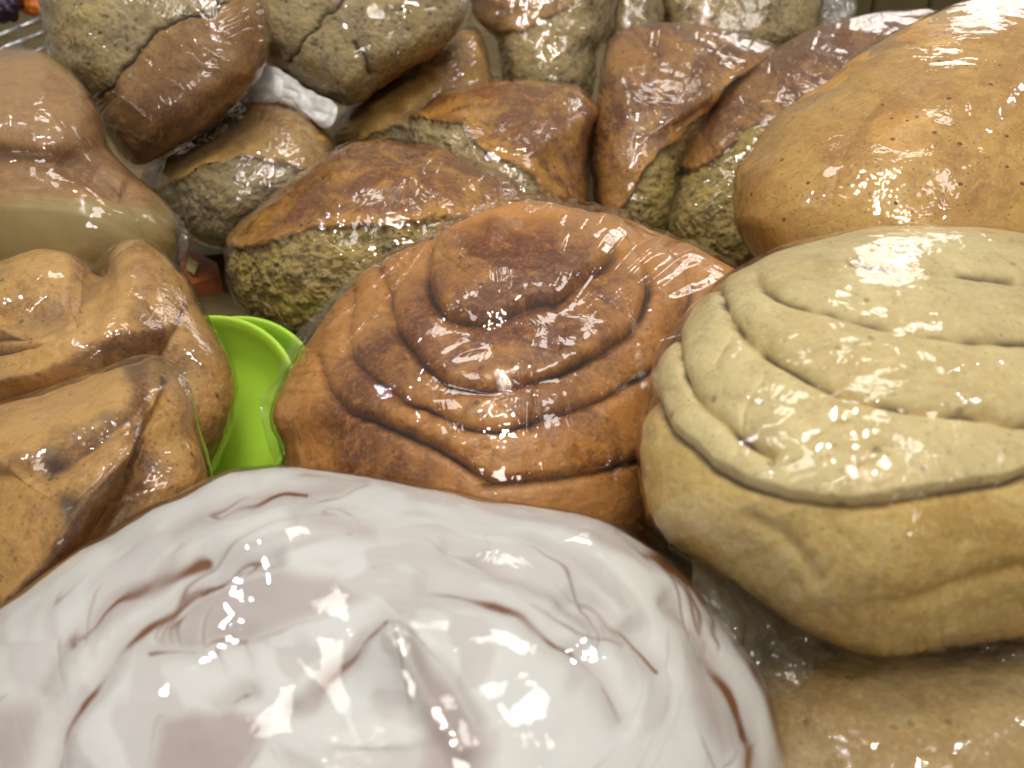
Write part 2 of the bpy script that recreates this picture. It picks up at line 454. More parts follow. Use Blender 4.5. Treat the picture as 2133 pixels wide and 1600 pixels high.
# ------------------------------------------------------------------ buns
def film(b, t, mat, gap=.0009, amp=.0006, scale=45, seed=3, dent=None, name='cling_film', crease=.0006, folds=None, pulls=()):
    rs = np.random.RandomState(seed); A = np.linalg.qr(rs.normal(size=(3, 3)))[0]
    W = (b.Q + .006 * np.stack([noise(b.Q, 30, seed + k) for k in (1, 2, 3)], -1)) @ A
    pleat = np.abs(noise(W * np.array([1, .25, 1]), 42, seed + 20)) + .6 * np.abs(noise(W * np.array([.3, 1, 1]), 80, seed + 24))
    d = gap + amp * fbm(b.Q, scale, 2, seed) + crease * (pleat - .3)
    for ln in pulls:
        d = d + .0008 * np.exp(-(dist_line(b.U, b.V, ln, 2) / 3.2) ** 2)
    if folds is not None:
        th = np.arctan2(b.V - b.V[0].mean(), b.U - b.U[0].mean())
        Kf = np.stack([np.cos(th) * folds[1], np.sin(th) * folds[1], b.t * 1.6], -1)
        fn = noise(Kf, 1.0, seed + 50) + .5 * noise(Kf, 2.3, seed + 51)
        d = d + folds[0] * (1 - 2 * np.abs(fn)) * folds[2]
    if dent is not None: d = d + dent
    return b.build(name, d, mat, t)

def flap(name, pts_a, pts_b, Da, Db, mat, parent, origin, amp=.0012, seed=1, n=60, m=24, sag=0.0):
    """a loose sheet of film between two edges"""
    a = spline(pts_a, 20); bb = spline(pts_b, 20)
    ia = np.linspace(0, len(a) - 1, n); ib = np.linspace(0, len(bb) - 1, n)
    A = np.stack([np.interp(ia, np.arange(len(a)), a[:, i]) for i in (0, 1)], 1)
    B = np.stack([np.interp(ib, np.arange(len(bb)), bb[:, i]) for i in (0, 1)], 1)
    w = np.linspace(0, 1, m)[:, None]
    U = A[None, :, 0] * (1 - w) + B[None, :, 0] * w; V = A[None, :, 1] * (1 - w) + B[None, :, 1] * w
    lin = np.linspace(0, 1, n)[None]
    def ends(D): return D if np.isscalar(D) else D[0] * (1 - lin) + D[1] * lin
    D = ends(Da) * (1 - w) + ends(Db) * w - sag * np.sin(np.pi * w)
    P = at(U, V, D)
    P = P + FW * (.35 * amp * np.sin(55 * lin + 3 * noise(P, 60, seed + 2)) * np.abs(noise(P, 50, seed + 6)) * 2)[..., None]
    P = P + FW * (amp * fbm(P, 90, 4, seed) * np.minimum(1, 6 * w * (1 - w) + .25))[..., None]
    return raw_mesh(name, P.reshape(-1, 3), grid_faces(m, n, False), np.zeros((0, 3), int), mat, parent, origin)

def split_bun(name, label, cat, group, outline, centre, D, front, back, crumb_poly, crust, crumb, fmat=FILM, tilt=.3,
              px=2.2, seam=(), seed=1, step=.0018, rough=.0011, lump=.0022, lean=0.0, brown=0.0, fgap=.0012, power=2.0, pulls=()):
    b = Blob(outline, centre, D, front, back, tilt, px, power, lean=lean)
    t = thing(name, label, cat, b.base, group)
    U, V = b.warp(9, 110, seed); U = U + 3 * noise(b.Q, 420, seed + 3); V = V + 3 * noise(b.Q, 420, seed + 7)
    sd = signed(U, V, crumb_poly)
    m = smooth01(sd, -1.5, 1.5)
    d = lump * fbm(b.Q, 32, 3, seed)
    d = d - step * smooth01(sd, -3, 4) * (1 - .6 * smooth01(sd, 10, 60))
    d = d + .0006 * np.exp(-((sd + 6) / 6.0) ** 2)
    cr = fbm(b.Q, 150, 4, seed + 5, .62)
    d = d + m * (rough * cr - .7 * rough * smooth01(noise(b.Q, 260, seed + 9), .15, .5))
    d = d + (1 - m) * (.00028 * fbm(b.Q, 170, 4, seed + 2) + .0009 * noise(b.Q, 75, seed + 8))
    G = np.zeros_like(d)
    for line in seam:
        ds = dist_line(U, V, line); d = d - .0022 * np.exp(-ds / 6.0); G = np.maximum(G, .9 * np.exp(-(ds / 5.0) ** 2))
    R = brown + .25 * smooth01(sd, -60, -5) * (sd < 0) * 0
    R = np.zeros_like(d) + brown + .32 * smooth01(-sd, 22, 85) - .40 * np.exp(-((sd + 12) / 14.0) ** 2)
    tone = np.stack([R, G, np.zeros_like(d)], -1)
    b.build('crumb', d, crumb, t, tone, sd > 0)
    b.build('crust', d, crust, t, tone, sd <= 0)
    film(b, t, fmat, fgap, .0007, 45, seed, pulls=pulls, folds=(.0005, 7.0, smooth01(b.S, .4, .8)))
    return b, t

PILE = 'torn sweet buns in cling film'

# a: in front of the pile, left of the brown spiral
split_bun('torn_bun', 'golden bun with rough dark crumb side, between the lime dishes and the brown spiral bun', 'bun', PILE,
          [(474,540),(482,495),(520,457),(560,420),(630,365),(695,318),(740,300),(800,296),(852,302),(905,311),(957,331),(1010,352),(1062,377),(1085,402),(1098,440),(1080,520),(980,620),(800,700),(650,715),(600,705),(545,678),(510,645),(484,595)],
          (780, 500), .335, .045, .045,
          [(440,505),(480,512),(510,517),(540,512),(592,496),(650,479),(759,468),(846,461),(934,457),(1000,450),(1095,452),(1200,520),(1000,800),(600,800),(400,700)],
          M_gold, M_crumb_dark, FILM_A, pulls=[[(510,515),(625,592)],[(640,478),(770,578)],[(560,440),(660,505)],[(700,330),(640,380)],[(1030,360),(1046,440)]], seed=2, tilt=.25, rough=.0014)
# b
split_bun('torn_bun', 'golden bun torn along its lower left, behind the knob of the brown spiral', 'bun', PILE,
          [(838,262),(845,240),(887,206),(940,185),(1010,173),(1080,171),(1150,175),(1206,187),(1234,217),(1240,240),(1228,285),(1224,335),(1222,390),(1218,450),(1190,520),(1100,540),(1000,490),(900,390),(850,310)],
          (1060, 350), .41, .045, .045,
          [(800,235),(845,243),(905,252),(957,262),(985,290),(1010,311),(1045,332),(1080,346),(1115,371),(1139,402),(1150,450),(1150,600),(800,600),(760,300)],
          M_gold, M_crumb, FILM, pulls=[[(950,262),(1012,360)],[(990,300),(1050,420)],[(900,250),(950,320)],[(1180,200),(1190,330)]], seed=3)
# c
split_bun('torn_bun', 'wedge shaped streaky brown bun standing on end left of the dark bun', 'bun', PILE,
          [(1300,64),(1345,54),(1400,52),(1476,58),(1545,77),(1612,103),(1585,145),(1540,185),(1505,225),(1470,285),(1435,345),(1412,420),(1380,500),(1300,520),(1245,475),(1230,400),(1226,335),(1236,270),(1250,200),(1256,140),(1270,90)],
          (1340, 290), .43, .040, .04,
          [(1640,104),(1535,172),(1503,194),(1464,236),(1417,287),(1360,332),(1330,382),(1300,430),(1270,480),(1260,560),(1500,600),(1560,300)],
          M_gold_streak, M_crumb_dark, FILM, pulls=[[(1265,330),(1330,280)],[(1250,370),(1320,330)],[(1380,300),(1500,190)]], seed=4)
# d
split_bun('torn_bun', 'dark glossy bun with crumbly lower end, squeezed against the tan round loaf', 'bun', PILE,
          [(1384,484),(1400,420),(1412,360),(1415,320),(1433,285),(1464,234),(1534,164),(1616,109),(1690,68),(1790,39),(1880,28),(1960,30),(1990,90),(1900,250),(1750,420),(1620,560),(1520,580),(1430,550)],
          (1600, 330), .42, .04, .04,
          [(1380,352),(1425,350),(1456,352),(1500,330),(1525,300),(1545,270),(1600,250),(1700,300),(1700,700),(1300,700),(1340,400)],
          M_gold_streak, M_crumb_dark, FILM, seed=5, brown=.3)
# e
split_bun('torn_bun', 'blond topped bun with grey green crumb beneath the tilted bun, right of the roll', 'bun', PILE,
          [(306,410),(300,365),(335,325),(378,300),(440,250),(508,208),(546,200),(600,208),(640,228),(680,280),(695,330),(680,400),(600,450),(480,510),(420,505),(370,470),(335,430)],
          (510, 360), .40, .04, .04,
          [(290,412),(324,408),(343,390),(385,373),(420,348),(472,334),(525,327),(595,338),(645,352),(720,380),(700,600),(300,600)],
          M_blond, M_crumb_pale, FILM_LOOSE, seed=6)
# f
split_bun('torn_bun', 'smooth blond bun, mostly crust, wedged under the large upside down bun', 'bun', PILE,
          [(690,300),(690,262),(720,225),(780,150),(860,100),(940,65),(985,60),(1008,100),(1020,160),(1030,230),(980,330),(850,380),(740,340)],
          (860, 230), .45, .04, .04,
          [(660,312),(700,304),(735,300),(782,276),(830,262),(880,290),(880,500),(600,500)],
          M_blond, M_crumb_pale, FILM, seed=7, brown=.05)
# g
split_bun('torn_bun', 'tilted bun at upper left, grey crumb above a dark seam and brown crust below', 'bun', PILE,
          [(92,-20),(92,35),(105,105),(122,140),(168,182),(203,227),(212,262),(238,304),(266,336),(290,347),(315,341),(350,315),(420,270),(472,224),(525,175),(548,140),(560,80),(545,0),(480,-70),(330,-100),(170,-80)],
          (325, 120), .37, .028, .045,
          [(180,225),(206,200),(238,168),(262,140),(294,102),(315,75),(350,54),(385,38),(437,23),(470,7),(560,-60),(500,-300),(0,-200),(0,200),(120,300)],
          M_under, M_crumb_pale, FILM_A, pulls=[[(240,190),(330,262)],[(300,125),(385,190)],[(350,75),(425,140)],[(180,60),(225,112)],[(225,250),(330,300)],[(375,-10),(430,50)],[(270,160),(350,220)],[(400,90),(470,130)]], seed=8, tilt=.0, step=-.0006, rough=.0004, power=3.5,
          seam=[[(206,200),(238,168),(262,140),(294,102),(315,75),(350,54),(385,38),(437,23),(470,7)]])
# h
split_bun('torn_bun', 'large upside down crumb bun split by a dark seam, overhanging the white plastic scrap', 'bun', PILE,
          [(468,-20),(471,25),(490,56),(525,95),(560,130),(595,161),(655,200),(695,213),(730,219),(758,206),(782,182),(835,147),(887,115),(933,84),(957,60),(971,35),(972,0),(940,-70),(800,-130),(600,-120),(500,-80)],
          (725, 50), .41, .028, .045,
          [(400,-300),(1000,-300),(1010,60),(955,66),(895,104),(840,135),(785,172),(740,240),(700,200),(620,150),(540,85),(484,30),(474,-40)],
          M_under, M_crumb_pale, FILM, pulls=[[(832,62),(802,112)],[(852,72),(818,128)],[(880,60),(842,130)],[(610,150),(680,190)]], seed=9, tilt=.0, step=-.0004, rough=.0004, power=3.5,
          seam=[[(598,128),(630,84),(651,63),(672,38),(700,14),(740,-20)], [(738,90),(760,130),(775,150)]])
# i
split_bun('torn_bun', 'brown topped bun with pitted crumb, right of the large upside down bun', 'bun', PILE,
          [(972,-60),(974,0),(988,40),(1015,66),(1031,85),(1040,120),(1050,165),(1075,215),(1150,240),(1225,210),(1242,115),(1268,70),(1275,17),(1278,-60),(1130,-110)],
          (1130, 60), .49, .035, .04,
          [(1000,75),(1038,71),(1080,67),(1115,46),(1160,26),(1220,1),(1300,-40),(1320,300),(1000,300)],
          M_under, M_crumb, FILM, seed=10, tilt=.1, power=3.5, step=.0006, rough=.0006)
# i2, j
split_bun('torn_bun', 'narrow grey crumb bun at the top edge behind the wedge shaped bun', 'bun', PILE,
          [(1268,-60),(1268,20),(1262,80),(1280,120),(1340,130),(1378,80),(1382,0),(1376,-60),(1320,-80)],
          (1322, 30), .53, .03, .04,
          [(1200,-40),(1450,-40),(1450,300),(1200,300)],
          M_under, M_crumb, FILM, seed=11, tilt=.1, power=3.5, rough=.0005)
split_bun('torn_bun', 'pale crumb bun at the top edge left of the clear bag, behind the dark bun', 'bun', PILE,
          [(1382,-60),(1383,40),(1396,110),(1480,150),(1580,145),(1640,112),(1690,82),(1709,40),(1708,-60),(1550,-100)],
          (1545, 30), .54, .035, .04,
          [(1300,-40),(1800,-40),(1800,300),(1300,300)],
          M_under, M_crumb, FILM, seed=12, tilt=.1, power=3.5, rough=.0005)

# ------------------------------------------------------------------ smooth roll at the left edge
b = Blob([(-150,150),(-60,112),(0,103),(40,103),(88,112),(120,132),(157,164),(189,210),(206,255),(224,304),(262,345),(298,380),(334,415),(356,450),(370,490),(366,530),(340,580),(200,640),(0,640),(-150,560),(-200,350)],
         (60, 370), .315, .045, .05, .25, 2.2)
t = thing('glossy_roll', 'smooth shiny roll with a crease across it, at the left edge above the pastries', 'bread roll', b.base)
U, V = b.warp(4, 60, 3)
crease = [(-200,318),(-60,308),(0,304),(60,308),(110,308),(160,318),(210,340),(260,390)]
dl = dist_line(U, V, crease)
d = -.004 * np.exp(-dl / 18.0) + .0008 * fbm(b.Q, 25, 3, 4) + .005 * (smooth01(signed(U, V, crease + [(400,100),(-300,0)]), -14, 16) - 1) * (1 - smooth01(V, 370, 440)) * np.clip((1 - b.S) / .2, 0, 1)
for ln in ([(-60,410),(40,412),(120,425),(200,440)], [(220,340),(260,400),(300,470),(320,540)]):
    d -= .0007 * np.exp(-(dist_line(U, V, ln) / 9.0) ** 2)
pale = smooth01(V + 18 * noise(b.Q, 40, 2), 385, 440)
tone = np.stack([.15 + .5 * smooth01(V, 270, 310) * (1 - smooth01(V, 330, 400)), .75 * pale, np.zeros_like(d)], -1)  # dark band at the fold: its shadow painted in as browning
b.build('bread', d, M_roll, t, tone)
film(b, t, FILM_TIGHT, .0012, .0008, 35, 5, dent=-.004 * np.exp(-dl / 30.0))
flap('film_tail', [(330,420),(352,470),(362,520),(350,575)], [(375,452),(392,490),(388,530),(372,580)], .315, .318, FILM_LOOSE, t, b.base, seed=4)

# ------------------------------------------------------------------ twisted pastries at the left
def ridged(name, label, cat, group, outline, centre, D, front, back, valleys, ridges, fills, mat, tilt, seed, fmat=FILM, px=2.0, plateau_haze=(), steps=()):
    b = Blob(outline, centre, D, front, back, tilt, px)
    t = thing(name, label, cat, b.base, group)
    U, V = b.warp(6, 90, seed)
    d = .0012 * fbm(b.Q, 30, 4, seed); G = np.zeros_like(d); R = np.zeros_like(d); Bc = np.zeros_like(d)
    for ln, depth, w in valleys:
        q = dist_line(U, V, ln); d -= depth * np.exp(-q / w)
        G = np.maximum(G, .55 * np.exp(-(q / (w * .33)) ** 2))
    for poly, h, a0, a1 in steps:
        sg = signed(U, V, poly); d += h * (smooth01(sg, a0 * 1.3, a1 * 1.3) - 1) * np.clip((1 - b.S) / .22, 0, 1)
        R += .5 * np.exp(-((sg - a1 * .6) / 16.0) ** 2) * np.clip(.5 + 1.4 * noise(b.Q, 60, seed + 12), 0, 1)
    for ln, h, w in ridges:
        q = dist_line(U, V, ln); d += h * np.exp(-(q / w) ** 2); R += .55 * np.exp(-(q / (w * .8)) ** 2) * np.clip(.6 + 1.4 * noise(b.Q, 70, seed + 18), 0, 1)
    for ln, amt, w in fills:
        q = dist_line(U, V, ln); G = np.maximum(G, amt * np.exp(-(q / (1.5 * w)) ** 2) * np.clip(.8 + 1.5 * noise(b.Q, 90, seed), 0, 1))
    for ln, w in plateau_haze:
        q = dist_line(U, V, ln); Bc = np.maximum(Bc, .5 * np.exp(-(q / w) ** 2)); R -= .5 * np.exp(-(q / w) ** 2)  # film haze on the plateaus, painted in as paler crust
    d += .0002 * fbm(b.Q, 200, 3, seed + 4)
    b.build('bread', d, mat, t, np.stack([R, G, Bc], -1))
    dl = gaussian_like(d)
    film(b, t, fmat, .0010, .0006, 50, seed, dent=dl)
    return b, t

def gaussian_like(d, reach=14, blur=26):
    e = d.copy()
    for k in range(reach // 2):
        e = np.maximum(e, np.maximum(np.roll(e, 2, 1), np.roll(e, -2, 1)))
        e[2:-2] = np.maximum(e[2:-2], np.maximum(e[4:], e[:-4]))
    for k in range(blur):
        e = .5 * e + .25 * np.roll(e, 4, 1) + .25 * np.roll(e, -4, 1)
        e[4:-4] = .5 * e[4:-4] + .25 * e[8:] + .25 * e[:-8]
    return e

TW = 'twisted glazed pastries'
ridged('twisted_pastry', 'ruffled glossy brown pastry with deep folds, left of the lime green plastic', 'pastry', TW,
       [(-160,640),(-100,570),(0,546),(60,526),(95,522),(140,530),(178,546),(205,556),(238,530),(280,516),(312,524),(352,556),(384,592),(412,636),(434,676),(458,712),(477,748),(488,792),(488,838),(477,885),(455,935),(420,1000),(300,1060),(100,1020),(-120,950),(-190,800)],
       (170, 790), .255, .045, .05,
       [([(206,548),(190,580),(160,604),(100,632),(40,655),(-100,690)], .004, 16), ([(156,640),(100,664),(40,690),(-100,730)], .004, 10),
        ([(400,640),(370,700),(330,735),(270,752),(180,770),(80,790),(-60,830)], .0025, 14)],
       [([(280,530),(300,560),(290,600),(200,650),(80,700)], .002, 40), ([(345,680),(250,690),(160,730),(70,770),(-50,800)], .003, 18)],
       [([(340,640),(330,690),(260,715)], .4, 14), ([(90,770),(160,750),(220,720)], .75, 9), ([(430,700),(440,760)], .3, 20)],
       M_twist, .3, 14, plateau_haze=[([(250,590),(180,650),(60,720)], 60), ([(60,545),(120,540)], 30)],
       steps=[([(212,560),(240,500),(330,490),(430,600),(470,730),(400,700),(345,690),(250,702),(160,737),(70,777),(-60,815),(-300,900),(-300,600),(0,655),(110,625),(165,598)], .006, -26, 14),
              ([(-300,480),(60,480),(150,500),(200,556),(110,600),(40,625),(-300,700)], .003, -20, 20),
              ([(-300,560),(0,552),(60,545),(110,570),(60,600),(-300,640)], .002, -8, 10)])
b, t = ridged('twisted_pastry', 'ruffled glossy pastry with a shiny long ridge, at left touching the iced bun', 'pastry', TW,
       [(-160,900),(-60,862),(0,846),(80,826),(160,798),(224,776),(272,762),(320,758),(362,774),(388,812),(397,845),(402,900),(420,960),(424,1020),(380,1120),(260,1300),(60,1420),(-120,1400),(-220,1150)],
       (130, 1060), .20, .035, .05,
       [([(300,860),(292,890),(300,930),(310,980),(280,1040)], .0025, 12), ([(90,960),(150,930),(220,880),(262,850)], .002, 12), ([(330,990),(260,1050),(190,1110),(150,1190)], .003, 16)],
       [([(290,885),(272,940),(240,982),(160,1072),(132,1116),(70,1200),(0,1270)], .004, 17), ([(320,765),(340,800),(330,850)], .002, 20)],
       [([(270,770),(320,764),(350,780)], .8, 10), ([(100,950),(135,955)], .95, 18), ([(120,1040),(150,1045),(130,1070)], .9, 15), ([(310,910),(318,930)], .9, 7), ([(280,1000),(180,1090)], .25, 20), ([(220,870),(180,905)], .5, 10)],
       M_twist, .3, 15, plateau_haze=[([(60,880),(230,810)], 46)],
       steps=[([(-400,700),(240,740),(300,775),(300,860),(292,885),(268,945),(236,986),(156,1078),(128,1122),(60,1210),(-20,1290),(-400,1400)], .008, -46, 8),
              ([(-400,700),(260,740),(290,800),(262,850),(200,890),(130,930),(60,960),(-400,1010)], .003, -10, 8)])
flap('film_tail', [(330,775),(370,830),(372,900),(380,960),(378,1030)], [(392,800),(400,860),(404,920),(428,970),(424,1020)], .195, .20, FILM_LOOSE, t, b.base, seed=8)

# ------------------------------------------------------------------ brown cinnamon spiral bun
SP = 'cinnamon spiral buns'
def spiral(outline, centre, D, front, back, tilt, lines, depth, w, seed, px=1.8, power=2.0):
    b = Blob(outline, centre, D, front, back, tilt, px, power)
    U, V = b.warp(3, 60, seed); U, V = U + 1.6 * noise(b.Q, 330, seed + 3), V + 2.0 * noise(b.Q, 330, seed + 6)
    q = np.full(U.shape, 1e9)
    for ln in lines: q = np.minimum(q, dist_line(U, V, ln))
    d = .0010 * fbm(b.Q, 28, 3, seed) - depth * np.exp(-q / w)
    return b, U, V, q, d

g2 = [[(960,478),(916,507),(899,551),(896,604),(907,643),(934,669),(977,680),(1021,678),(1065,665),(1109,647),(1166,634),(1196,612),(1231,588),(1266,560),(1280,529),(1268,490),(1230,462)],
      [(790,560),(812,610),(820,665),(829,696),(855,726),(877,757),(912,787),(947,808),(1004,811),(1065,806),(1109,794),(1166,779),(1222,752),(1275,722),(1319,687),(1345,639),(1350,595),(1341,542),(1310,499)],
      [(735,610),(724,674),(728,735),(750,766),(781,792),(820,818),(846,840),(890,853),(934,875),(977,892),(1043,898),(1109,879),(1196,853),(1262,827),(1305,801),(1362,770),(1400,726),(1430,660),(1440,590),(1400,520)],
      [(655,740),(676,801),(697,831),(728,862),(781,879),(824,897),(872,919),(912,936),(947,958),(977,980),(1026,1011)],
      [(1010,1014),(1065,1008),(1152,1000),(1240,984),(1327,962),(1400,930),(1470,860)]]
b, U, V, q, d = spiral([(566,870),(584,814),(606,770),(649,704),(706,630),(759,577),(824,538),(905,502),(977,464),(1043,452),(1152,446),(1240,451),(1305,461),(1349,481),(1393,497),(1440,512),(1495,540),(1535,572),(1548,640),(1540,760),(1510,900),(1460,1050),(1330,1180),(1100,1240),(850,1210),(680,1110),(610,1020),(590,930)],
                       (1040, 830), .235, .050, .05, .50, g2, .0024, 9, 21)
t = thing('spiral_bun', 'brown cinnamon spiral bun with a knobbed centre, wrapped tight in film', 'bun', b.base, SP)
nub = np.hypot((U - 1062) / 1.5, V - 515)
d += .0030 * np.exp(-(nub / 90.0) ** 2) - .0030 * np.exp(-(np.hypot((U - 1085) / 1.4, V - 500) / 16.0) ** 2) + .002 * np.exp(-(np.hypot(U - 1035, V - 520) / 20.0) ** 2)
d += .0020 * smooth01(signed(U, V, g2[0] + [(1100,440)]), -10, 22) + .0010 * smooth01(signed(U, V, g2[1] + [(1100,420)]), -10, 22)
d += .0010 * smooth01(np.minimum(signed(U, V, g2[3] + [(1065,1008),(1152,1000),(1240,984),(1327,962),(1400,930),(1500,860),(1560,560),(1200,400),(700,560)]), 60), -3, 25)
crk = dist_line(U, V, [(855,726),(905,700)]); 
for ln in ([(1152,640),(1180,690),(1165,740)], [(930,560),(985,600)], [(1110,760),(1114,830),(1105,900)], [(905,850),(915,800)]):
    d -= .0007 * np.exp(-dist_line(U, V, ln) / 4.0)
N1 = noise(b.Q, 55, 8)
G = np.exp(-(q / (5.5 + 4.0 * N1)) ** 2) * np.clip(.75 + 1.1 * noise(b.Q, 90, 4), 0, 1)
film_contact = np.exp(-(nub / 75.0) ** 2) + np.exp(-(np.hypot((U - 1120) / 2.4, V - 580) / 25.0) ** 2) + .9 * np.exp(-(np.hypot((U - 1085) / 1.5, V - 702) / 22.0) ** 2) \
      + .6 * np.exp(-(np.hypot((U - 1200) / 4, V - 950) / 40.0) ** 2)
film_contact = smooth01(np.clip(film_contact, 0, 1) + .45 * fbm(b.Q, 70, 4, 41), .42, .62)  # unhazed look where the film touches, painted in as darker tone
ed = smooth01(b.S, .72, .95)
R = .55 * np.clip(film_contact, 0, 1) - .95 * ed + .25 * np.exp(-(q / 14.0) ** 2)
R = R + .42 * np.exp(-(np.hypot((U - 1090) / 1.5, V - 600) / 180.0) ** 2)
G = np.maximum(G, .5 * np.clip(film_contact - .35 + .7 * noise(b.Q, 110, 6), 0, 1) * np.clip(1.6 - np.hypot(U - 1100, V - 560) / 160, 0, 1) * .6)
yel = np.maximum(.55 * smooth01(V, 990, 1030) * smooth01(U, 1020, 1100), .55 * ed)
d += .00020 * fbm(b.Q, 220, 3, 5)
b.build('bread', d, M_spiral, t, np.stack([R, G, yel], -1))
touch = -.0030 * film_contact
film(b, t, FILM_CLEAR, .0013, .0006, 36, 6, crease=.0007, pulls=[[(720,740),(905,545)],[(690,690),(860,555)],[(1305,640),(1335,815)],[(1085,770),(1092,1000)],[(1112,790),(1135,980)],[(1180,860),(1200,980)],[(930,880),(980,960)],[(620,880),(640,980)],[(1370,740),(1395,840)]], dent=gaussian_like(d) - .0008 + touch, folds=(.0006, 9.0, smooth01(b.S, .45, .75)))
flap('film_tail', [(760,572),(700,632),(648,700),(602,772),(575,850),(588,930),(596,985)], [(735,570),(668,640),(606,712),(575,790),(541,832),(548,890),(575,980)], .24, .245, FILM_LOOSE, t, b.base, seed=12)

# ------------------------------------------------------------------ pale spiral bun and the bun under it
g3 = [[(1774,556),(1836,567),(1939,573),(2043,586),(2133,594),(2250,592),(2350,570)],
      [(1580,592),(1605,617),(1642,637),(1692,654),(1754,670),(1816,689),(1878,699),(1960,712),(2043,722),(2133,724),(2300,712),(2430,670)],
      [(1500,600),(1506,617),(1519,658),(1539,691),(1568,724),(1609,757),(1651,782),(1692,807),(1733,829),(1795,844),(1878,864),(1960,873),(2043,881),(2133,893),(2350,870),(2520,790)],
      [(1412,690),(1416,708),(1424,749),(1440,802),(1473,856),(1515,893),(1556,926),(1609,959)]]
edge3 = [(1374,830),(1383,864),(1403,901),(1444,934),(1486,976),(1548,1009),(1589,1025),(1651,1042),(1713,1050),(1774,1054),(1836,1048),(1919,1033),(2001,1019),(2084,1009),(2133,992),(2350,930),(2560,840)]
b, U, V, q, d = spiral([(1331,955),(1335,914),(1341,881),(1362,848),(1377,819),(1380,790),(1395,741),(1424,695),(1465,646),(1506,604),(1568,567),(1630,536),(1713,514),(1795,497),(1878,489),(1960,488),(2043,493),(2133,505),(2300,540),(2480,620),(2600,740),(2650,880),(2600,1040),(2450,1180),(2250,1290),(2062,1330),(1929,1358),(1823,1360),(1743,1340),(1664,1302),(1584,1249),(1531,1210),(1467,1172),(1425,1146),(1375,1103),(1345,1050)],
                       (1930, 930), .168, .040, .045, .50, g3, .0023, 11, 22, px=2.2)
t = thing('spiral_bun', 'large pale cream spiral bun with a golden base, wrapped in film at the right edge', 'bun', b.base, SP)
up = signed(U, V, edge3 + [(2800,700),(2500,300),(1700,300),(1250,700)])
d += .0020 * smooth01(up, -8, 22) - .0012 * np.exp(-np.abs(up) / 8.0)
for ln in ([(1500,770),(1530,720),(1560,690)], [(1540,950),(1560,870),(1600,800)], [(1640,980),(1700,930),(1760,890)], [(1790,980),(1830,940),(1880,950)]):
    d -= .0006 * np.exp(-dist_line(U, V, ln) / 6.0)
for ln in ([(1560,1080),(1640,1130),(1700,1210)], [(1700,1280),(1850,1270),(2000,1230),(2133,1190)]):
    d -= .0012 * np.exp(-(dist_line(U, V, ln) / 18.0) ** 2)
N1 = noise(b.Q, 60, 8)
pores = np.clip(.55 + 1.6 * noise(b.Q, 170, 4), 0, 1)
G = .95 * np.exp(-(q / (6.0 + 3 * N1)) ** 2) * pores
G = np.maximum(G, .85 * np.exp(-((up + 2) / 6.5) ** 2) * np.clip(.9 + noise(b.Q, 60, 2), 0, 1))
under_shade = smooth01(V + 25 * noise(b.Q, 30, 5), 1290, 1350) * smooth01(U, 1850, 1990)  # shadow below the right side, painted into the base tone
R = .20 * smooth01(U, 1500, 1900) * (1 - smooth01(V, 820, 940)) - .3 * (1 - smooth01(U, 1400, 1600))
Gs = np.maximum(G, .8 * under_shade)
d += .00016 * fbm(b.Q, 200, 3, 5)
b.build('swirl', d, M_pale, t, np.stack([R, G, np.zeros_like(R)], -1), up > 0)
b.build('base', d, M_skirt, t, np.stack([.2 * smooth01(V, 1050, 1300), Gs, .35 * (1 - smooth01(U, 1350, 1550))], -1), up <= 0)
film(b, t, FILM_V, pulls=[[(1976,900),(1970,1110)],[(1932,1060),(1908,1195)],[(1855,960),(1832,1150)],[(2062,950),(2055,1130)],[(1605,1170),(1540,1285)],[(1684,1230),(1620,1335)],[(1565,1120),(1500,1230)],[(1765,1090),(1742,1210)],[(1700,1010),(1690,1120)],[(1810,1180),(1790,1290)],[(2010,1130),(1990,1250)]], gap=.0013, amp=.0006, scale=40, seed=7, dent=gaussian_like(d) - .0008, folds=(.0006, 7.0, smooth01(V, 940, 1120)))
flap('film_tail', [(1440,1160),(1530,1212),(1600,1262),(1700,1320),(1830,1362),(1990,1345),(2150,1310),(2350,1250)],
     [(1440,1215),(1490,1300),(1540,1390),(1625,1478),(1743,1486),(1850,1482),(1980,1446),(2200,1400)], .150, (.146, .146), FILM_SKIRT, t, b.base, amp=.0030, seed=5, n=420, m=50, sag=.002)

b = Blob([(1530,1600),(1550,1420),(1700,1330),(2000,1310),(2300,1330),(2520,1480),(2600,1750),(2300,1950),(1900,1970),(1640,1830)], (2030, 1640), .153, .03, .04, .5, 3)
t = thing('plain_bun', 'plain yellowish bun in the lower right corner, underneath the pale spiral bun', 'bun', b.base)
d = .0018 * fbm(b.Q, 30, 4, 3) + .0003 * fbm(b.Q, 160, 3, 2)
b.build('bread', d, M_beige, t, np.stack([.3 + .6 * fbm(b.Q, 40, 3, 5), np.zeros_like(d), np.zeros_like(d)], -1))
film(b, t, FILM, .0015, .001, 40, 9)

